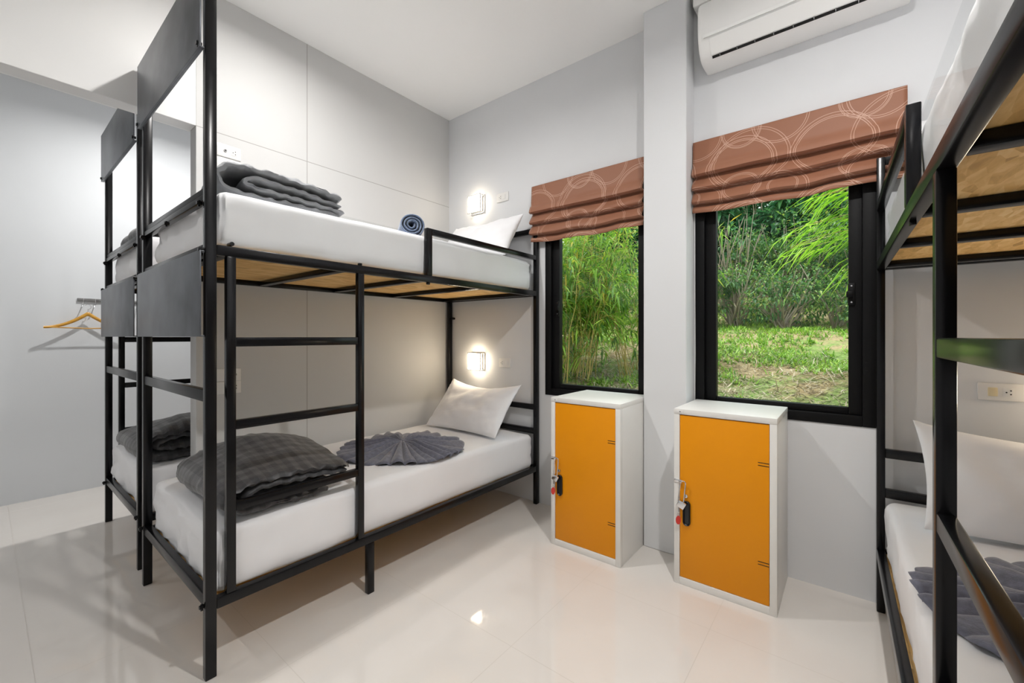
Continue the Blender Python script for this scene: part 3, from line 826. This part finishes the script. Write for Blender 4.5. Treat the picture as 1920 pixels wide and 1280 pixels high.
# ------------------------------------------------------------------ wall lamps
def lamp(x, z, label, glow):
    r = thing('wall_lamp', label, 'wall lamp', (x, YB, z), 0, 'square lit wall lamps')
    s = .074
    f = MB(); f.box((-s + .010, -.036, -s + .010), (s - .010, 0, s - .010), .002); f.build('back_box', 'white_plastic', r)
    f = MB(); e = .006
    for a, c in (((-s, -.062, -s), (-s + e, -.054, s)), ((s - e, -.062, -s), (s, -.054, s)), ((-s + e, -.062, -s), (s - e, -.054, -s + e)), ((-s + e, -.062, s - e), (s - e, -.054, s))):
        f.box(a, c, .001)
    for sx in (-1, 1):
        for sz in (-1, 1):
            f.box((sx * s - (e if sx > 0 else 0), -.056, sz * s - (e if sz > 0 else 0)), (sx * s + (e if sx < 0 else 0), -.010, sz * s + (e if sz < 0 else 0)), .001)
    for a, c in (((-s, -.018, -s), (-s + e, -.010, s)), ((s - e, -.018, -s), (s, -.010, s)), ((-s + e, -.018, -s), (s - e, -.010, -s + e)), ((-s + e, -.018, s - e), (s - e, -.010, s))):
        f.box(a, c, .001)
    f.build('frame', 'chrome', r)
    d = MB(); d.box((-s + .0075, -.0605, -s + .0075), (s - .0075, -.036, s - .0075), .005, 3); d.build('diffuser', glow, r)
lamp(-2.447, 2.358, 'square lit wall lamp above the upper bunk pillow', 'lampglow')
lamp(-2.447, 1.043, 'square lit wall lamp above the lower bunk pillow', 'lampglow2')

lamp(.77, 1.043, 'square lit wall lamp over the right-edge lower pillow, beside the cream switch', 'lampglow2')

# ------------------------------------------------------------------ sockets
def socket(pos, axis, w, label, slots, parts=('cream',), group='white wall sockets'):
    """axis 'y': on the back wall, facing -y; axis 'x': on the left wall, facing +x."""
    rot = 0 if axis == 'y' else pi / 2
    r = thing('wall_socket', label, 'wall socket', pos, rot, group)
    p = MB(); p.box((-w / 2, -.009, -.036), (w / 2, 0, .036), .003); p.build('cover_plate', 'white_plastic', r)
    for kind, x in slots:
        if kind == 'outlet':
            q = MB(); q.box((x - .014, -.0105, -.018), (x + .014, -.008, .018), .001); q.build('outlet_face', 'white_plastic', r)
            q = MB()
            for dx, dz in ((-.006, 0), (.006, .0075), (.006, -.0075)): q.cyl((x + dx, -.0108, dz), (x + dx, -.0102, dz), .0028, 8)
            q.build('socket_hole', 'dark', r)
        elif kind == 'switch':
            q = MB(); q.box((x - .014, -.0125, -.018), (x + .014, -.008, .018), .002); q.build('rocker_switch', parts[0], r)
        elif kind == 'jack':
            q = MB(); q.cyl((x, -.009, 0), (x, -.014, 0), .008, 14); q.build('aerial_jack', 'greymetal', r)
            q = MB(); q.cyl((x, -.0142, 0), (x, -.0138, 0), .004, 10); q.build('socket_hole', 'dark', r)
socket((-2.182, YB, 2.372), 'y', .122, 'white socket beside the upper square wall lamp', [('outlet', -.022), ('switch', .022)], ('white_plastic',))
socket((-2.157, YB, 1.040), 'y', .118, 'white socket beside the lower square wall lamp', [('outlet', -.030), ('switch', .022)], ('white_plastic',))
socket((.487, YB, 1.022), 'y', .128, 'white plate with cream switch and socket above the right-edge pillow', [('switch', -.022), ('outlet', .022)])
socket((XL, .893, 2.318), 'x', .122, 'white aerial and socket plate, topmost above the grey rolled quilt', [('jack', -.020), ('outlet', .025)])
socket((XL, .893, 2.240), 'x', .122, 'white socket plate half hidden by the grey rolled quilt', [('outlet', -.020), ('outlet', .025)])
socket((XL, .893, 1.030), 'x', .122, 'white aerial plate behind the ladder, upper of the low pair', [('jack', .030)])
socket((XL, .893, .957), 'x', .122, 'white socket plate behind the ladder, lower of the low pair', [('outlet', .030)])

# ------------------------------------------------------------------ coat hooks and hanger
r = thing('hook_rail', 'grey metal coat hook rail on the far left wall', 'hook rail', (XFL, .483, 1.55))
b = MB(); b.box((0, 0, -.013), (.014, .56, .013), .003); b.build('rail', 'greymetal', r)
for k, y in enumerate((.035, .105, .19, .28, .37, .46)):
    h = MB(); h.tube([(.015, y, .010), (.018, y, -.012), (.020, y - .003, -.035), (.028, y - .009, -.058), (.042, y - .014, -.066), (.052, y - .016, -.056)], .0035, 7)
    h.build('hook', 'chrome', r)
hg = thing('coat_hanger', 'yellow wooden coat hanger on the hook rail', 'coat hanger', (XFL + .052, .540, 1.320))
m = MB(); npt = 40
def hang(i, j):
    s = -1 + 2 * i / (npt - 1); a = abs(s)
    y = s * .245
    zc = .118 - .118 * (1 - (1 - a) ** 1.9) * .97 + .0
    hh = .017 - .008 * a; tt = .0065
    x = .030 * a ** 2 * 1.0
    q = j * 2 * pi / 8
    return (x + tt * cos(q), y, zc + hh * sin(q))
vs = m.grid(lambda i, j: hang(i, j), npt, 9)
bmesh.ops.remove_doubles(m.bm, verts=m.bm.verts[:], dist=.0005)
m.build('shoulder', 'hangerwood', hg, ang=60)
m = MB(); m.tube([(.026, -.225, .004), (.02, 0, -.004), (.026, .225, .004)], .0045, 8); m.build('trouser_bar', 'hangerwood', hg)
m = MB(); m.tube([(0, 0, .125), (0, 0, .150)] + [(0, .018 * cos(a) - .0, .172 + .020 * sin(a)) for a in [-pi / 2 + pi * 1.35 * q / 12 for q in range(13)]], .0018, 7)
m.build('hook', 'chrome', hg)

# ------------------------------------------------------------------ outside: hillside, bamboo, shrubs
def hz(x, y):
    z = .60 + .19 * (y - 4.5) if y > 3.6 else .43 - .06 * (3.6 - y)
    if y > 12: z += .03 * (y - 12)
    return z + fbm((x, y, 0), .5, 3) * .16 + fbm((x, y, 3), 2.2, 2) * .04
m = MB()
gx, gy = 260, 170
m.grid(lambda i, j: ((-14 + 20 * i / (gx - 1)), 2.80 + 21 * (j / (gy - 1)) ** 1.5, hz(-14 + 20 * i / (gx - 1), 2.80 + 21 * (j / (gy - 1)) ** 1.5)), gx, gy)
struct(m.build('hill_ground', 'hill', ang=180))

def leaf(bm, p, d, L, w, up=None, droop=.25):
    d = d.normalized()
    up = up or Vector((0, 0, 1))
    sd = d.cross(up)
    sd = sd.normalized() if sd.length > 1e-4 else Vector((1, 0, 0))
    nn = sd.cross(d)
    m1 = p + d * L * .38 - Vector((0, 0, 1)) * L * droop * .14
    tip = p + d * L * .96 - Vector((0, 0, 1)) * L * droop
    a = bm.verts.new(p); l = bm.verts.new(m1 + sd * w / 2 + nn * w * .18); c = bm.verts.new(m1); r_ = bm.verts.new(m1 - sd * w / 2 + nn * w * .18); t = bm.verts.new(tip)
    bm.faces.new((a, c, l)); bm.faces.new((a, r_, c)); bm.faces.new((l, c, t)); bm.faces.new((c, r_, t))
def blade(bm, p, d, L, w, bend):
    sd = d.cross(Vector((0, 0, 1)));
    sd = sd.normalized() if sd.length > 1e-4 else Vector((1, 0, 0))
    q = p + d * L * .6; t = p + d * L + bend
    a, b2, c, e, f = (bm.verts.new(x) for x in (p - sd * w / 2, p + sd * w / 2, q + sd * w * .35, q - sd * w * .35, t))
    bm.faces.new((a, b2, c, e)); bm.faces.new((e, c, f))
def rv(s=1.0): return Vector((rnd.uniform(-s, s), rnd.uniform(-s, s), rnd.uniform(-s, s)))

def bamboo(base, n, H, spread, lean, label, leafn, zmin, Lf, mat='bamboo', rad0=.38):
    bx, by = base; bz = hz(bx, by)
    r = thing('bamboo', label, 'bamboo', (bx, by, bz - .05), 0, 'bamboo outside the windows')
    cu = MB(); lf = MB()
    for k in range(n):
        a = rnd.uniform(0, 2 * pi); rr = rad0 * sqrt(rnd.random())
        p = Vector((rr * cos(a), rr * sin(a), 0))
        a2 = a + rnd.uniform(-1.4, 1.4); sp = rnd.uniform(.0, spread)
        d = Vector((cos(a2) * sp + lean[0], sin(a2) * sp + lean[1], 1))
        h = H * rnd.uniform(.45, 1.0); rad = rnd.uniform(.003, .009)
        pts = []
        for q in range(9):
            t = q / 8
            pts.append(p + Vector((d.x * h * (t + .5 * t * t), d.y * h * (t + .5 * t * t), h * (t - .22 * t ** 3))) + rv(.03 if q else .01))
        cu.tube(pts, [rad * (1 - .75 * q / 8) for q in range(9)], 4)
        for q in range(leafn):
            t = max(zmin, rnd.random() ** .62)
            if t < .35 and rnd.random() < .55: continue
            i = min(7, int(t * 8)); c = pts[i].lerp(pts[i + 1], t * 8 - i)
            dirn = Vector((rnd.uniform(-1, 1), rnd.uniform(-1, 1), rnd.uniform(-.2, .6))).normalized()
            tw = rnd.uniform(.06, .40) * (.45 + t)
            e = c + dirn * tw
            if rnd.random() < .5: cu.tube([c, c + dirn * tw * .6 + Vector((0, 0, .03)), e], [.0026, .002, .0013], 3, caps=False)
            for _ in range(rnd.randint(3, 6)):
                ld = dirn * .7 + rv(.8) + Vector((0, 0, -.25))
                leaf(lf.bm, e + rv(.05), ld, rnd.uniform(.5, 1.25) * Lf, Lf * .125, droop=rnd.uniform(.05, .5))
    cu.build('culms', 'culm', r, fix=False); lf.build('foliage', mat, r, fix=False, smooth=False)
    return r
bamboo((-2.98, 4.85), 95, 2.9, .26, (.03, -.02), 'dense bamboo clump with tan stems filling the narrower window', 17, .06, .19, rad0=.42)
bamboo((-2.15, 5.5), 26, 2.8, .34, (-.04, .0), 'thin leaning bamboo right of the dense clump in the narrower window', 16, .30, .20, rad0=.30)
bamboo((-4.3, 5.6), 50, 3.2, .28, (.0, .0), 'bamboo clump farthest left outside the narrower window', 16, .1, .20)

# arching young bamboo entering the wide window from the right
r = thing('bamboo', 'bright young bamboo arching into the wide window view from the right', 'bamboo', (1.35, 5.0, hz(1.35, 5.0)), 0, 'bamboo outside the windows')
cu = MB(); lf = MB(); o0 = Vector((1.35, 5.0, hz(1.35, 5.0)))
for k in range(46):
    tz = rnd.uniform(1.5, 3.1); tx = rnd.uniform(-.50 + .25 * abs(tz - 2.2), .55); ty = rnd.uniform(-.7, .5)
    st = Vector((rnd.uniform(-.15, .15), rnd.uniform(-.15, .15), 0))
    end = Vector((tx - 1.35 + (.45 if tz < 1.8 else .0), ty, tz - o0.z))
    top = Vector((end.x * .35, end.y * .4, max(end.z + .35, 1.9)))
    pts = []
    for q in range(11):
        t = q / 10; pts.append(st * (1 - t) ** 2 + top * 2 * t * (1 - t) + end * t * t)
    cu.tube(pts, [.010 * (1 - .8 * q / 10) for q in range(11)], 5)
    for q in range(46):
        t = rnd.uniform(.45, 1.0); i = min(9, int(t * 10)); c = pts[i].lerp(pts[i + 1], t * 10 - i)
        dr = (pts[i + 1] - pts[i]).normalized()
        ld = dr * .9 + Vector((-.35, -.1, -.25)) + rv(.55)
        leaf(lf.bm, c + rv(.07), ld, rnd.uniform(.18, .30), .034, droop=rnd.uniform(.15, .55))
cu.build('culms', 'culm', r, fix=False); lf.build('foliage', 'bamboobright', r, fix=False, smooth=False)

def bush(x, y, rx, rz, n, Lf, label, mat='shrub', twigs=0, name='shrub', base=0.0):
    z = hz(x, y)
    r = thing(name, label, name, (x, y, z - .05), 0, 'trees above the slope' if name == 'tree' else 'shrubs on the slope')
    lf = MB(); tw = MB()
    for k in range(max(6, twigs)):
        a = rnd.uniform(0, 2 * pi); e = Vector((cos(a) * rx * rnd.uniform(.2, .95), sin(a) * rx * rnd.uniform(.2, .9), base + rz * rnd.uniform(.8, 2.0)))
        s = rv(.1); s.z = 0
        md = e * .5 + rv(.16 * rx)
        tw.tube([s, md, e], [.020, .013, .005], 5, caps=False)
    lumps = [(Vector((rnd.uniform(-.65, .65) * rx, rnd.uniform(-.65, .65) * rx, base + rz * rnd.uniform(.45, 1.6))), rnd.uniform(.3, .55) * rx) for _ in range(9)]
    for k in range(n):
        c, rad = lumps[k % 9]
        v = rv(1)
        v = v.normalized() * rnd.uniform(.5, 1.0)
        p = c + Vector((v.x * rad, v.y * rad, v.z * rad * .8))
        if p.z < .02: continue
        leaf(lf.bm, p, v + rv(.8) + Vector((0, 0, -.1)), Lf * rnd.uniform(.6, 1.3), Lf * .42, droop=.25)
    tw.build('stems', 'twig', r, fix=False); lf.build('foliage', mat, r, fix=False, smooth=False)
rows = [(-2.55, 8.7, .62, .50, 1500, .085, 'yellow-green low shrub at the upper left of the wide window view', 14),
        (-1.75, 9.3, .70, .66, 1800, .09, 'green shrub under the bare twigs in the middle of the wide window view', 34),
        (-.95, 9.0, .66, .58, 1600, .09, 'twiggy shrub with upright grey stems behind the arching bamboo', 40),
        (-.15, 9.3, .75, .62, 1500, .09, 'low shrub behind the arching bamboo, at the right of the wide window', 14),
        (-3.5, 9.2, .80, .70, 1600, .10, 'rounded shrub left of the yellow-green low shrub', 20),
        (-4.6, 9.0, .80, .70, 1500, .10, 'green shrub behind the bamboo clump of the narrower window', 10),
        (.8, 9.2, .8, .65, 1200, .10, 'shrub farther right on the slope', 10),
        (-2.2, 11.0, 1.1, 1.15, 2600, .12, 'tall shrub with bare grey twigs above the middle of the slope', 60),
        (-.9, 11.2, 1.1, 1.1, 2600, .12, 'tall green shrub right of the bare twigs above the slope', 30),
        (-3.6, 11.2, 1.1, 1.1, 2400, .12, 'tall shrub left of the bare twigs above the slope', 24),
        (.5, 11.0, 1.1, 1.1, 2000, .12, 'tall shrub right behind the arching bamboo', 16),
        (-5.4, 11.0, 1.2, 1.1, 2000, .12, 'tall shrub farthest left on the slope', 16)]
for x, y, rx, rzz, n, Lf, lb, tw in rows:
    bush(x, y, rx, rzz, n, Lf, lb, twigs=tw)
bush(-1.95, 6.4, .32, .16, 260, .075, 'small bright green plant on the straw in the narrower window')
for (x, y, rx, rzz, lb) in ((-4.4, 14.0, 1.7, 2.1, 'dark green tree at the left above the slope'), (-2.1, 14.4, 1.7, 2.2, 'dark green tree in the middle above the slope'),
                            (.2, 14.0, 1.7, 2.2, 'dark green tree above the arching bamboo'), (-7.0, 14.2, 1.8, 2.2, 'dark green tree behind the bamboo clump'),
                            (2.6, 14.0, 1.7, 2.2, 'dark green tree farther right on the slope'),
                            (-3.4, 17.0, 2.2, 2.8, 'tall dark tree at the very back, under the left half of the wide blind'), (-.7, 17.2, 2.2, 2.8, 'tall dark tree at the very back, under the right half of the wide blind')):
    bush(x, y, rx, rzz, 6500, .30, lb, 'tree', 26, 'tree', -.2)

# grass and straw: nobody could count these
g = MB(); s = MB()
for k in range(24000):
    y = 3.3 + 8.2 * rnd.random() ** 1.25; x = rnd.uniform(-.80, .12) * y + rnd.uniform(-.4, .4)
    if fbm((x, y, 0), .9, 3) + rnd.uniform(-.25, .25) - (.20 if y < 5.2 else (-.02 if y < 6.0 else -.30)) < 0: continue
    p = Vector((x, y, hz(x, y) - .01))
    for q in range(4):
        d = Vector((rnd.uniform(-.8, .8), rnd.uniform(-.8, .8), rnd.uniform(.35, 1))).normalized()
        blade(g.bm, p + rv(.03) * Vector((1, 1, 0)).length * .7, d, rnd.uniform(.04, .11), rnd.uniform(.010, .022), Vector((d.x, d.y, -.3)) * .03)
for k in range(12000):
    y = 3.9 + 2.9 * rnd.random() ** 1.5; x = rnd.uniform(-.80, .12) * y + rnd.uniform(-.4, .4)
    p = Vector((x, y, hz(x, y) + rnd.uniform(-.005, .035)))
    d = Vector((rnd.uniform(-1, 1), rnd.uniform(-1, 1), rnd.uniform(-.05, .25))).normalized()
    blade(s.bm, p, d, rnd.uniform(.06, .24), rnd.uniform(.005, .014), Vector((0, 0, -.02)))
o = g.build('grass', 'grass', fix=False, smooth=False); tag(o, 'short green weeds and grass over the hillside outside', 'grass'); o['kind'] = 'stuff'
o = s.build('dry_straw', 'straw', fix=False, smooth=False); tag(o, 'dry straw and dead bamboo leaves on the ground below the windows', 'straw'); o['kind'] = 'stuff'

# ------------------------------------------------------------------ light
def downlight(name, x, y, power, col=(1, .975, .945)):
    l = bpy.data.lights.new(name, 'AREA'); l.shape = 'DISK'; l.size = .075; l.energy = power; l.color = col; l.spread = radians(166)
    o = bpy.data.objects.new(name, l); COL.objects.link(o); o.location = (x, y, ZC - .012); return o
PW = 30
for nm, x, y, k in (('bunk', -1.97, 1.0, .74), ('right', .08, 1.0, 1.12), ('alcove', -3.95, 1.0, 1.0), ('rear', -2.0, -1.25, .2), ('rear_right', .08, -1.25, .2), ('rear_left', -3.95, -1.25, .2)):
    downlight('ceiling_light_' + nm, x, y, PW * k)
sun = bpy.data.lights.new('sun', 'SUN'); sun.energy = 3.6; sun.angle = radians(25); sun.color = (1, .96, .88)
so = bpy.data.objects.new('sun', sun); COL.objects.link(so); so.rotation_euler = (radians(4), radians(-14), 0)
w = bpy.data.worlds.new('sky'); SC.world = w; w.use_nodes = True
bg = w.node_tree.nodes['Background']; bg.inputs[0].default_value = (.86, .94, 1, 1); bg.inputs[1].default_value = 2.0

# ------------------------------------------------------------------ camera
cd = bpy.data.cameras.new('camera'); co = bpy.data.objects.new('camera', cd); COL.objects.link(co)
cd.sensor_width = 36; cd.lens = 793 / 1920 * 36; cd.shift_y = -9 / 1920; cd.clip_start = .02
co.location = (0, 0, 1.25); co.rotation_euler = (pi / 2, 0, atan2(1592 - 960, 793))
SC.camera = co
vs = SC.view_settings; vs.view_transform = 'Standard'; vs.look = 'None'; vs.gamma = 1; vs.use_curve_mapping = False; vs.exposure = .1
SC.cycles.use_denoising = True
SC.cycles.max_bounces = 10; SC.cycles.diffuse_bounces = 6; SC.cycles.transparent_max_bounces = 12
SC.cycles.sample_clamp_indirect = 8
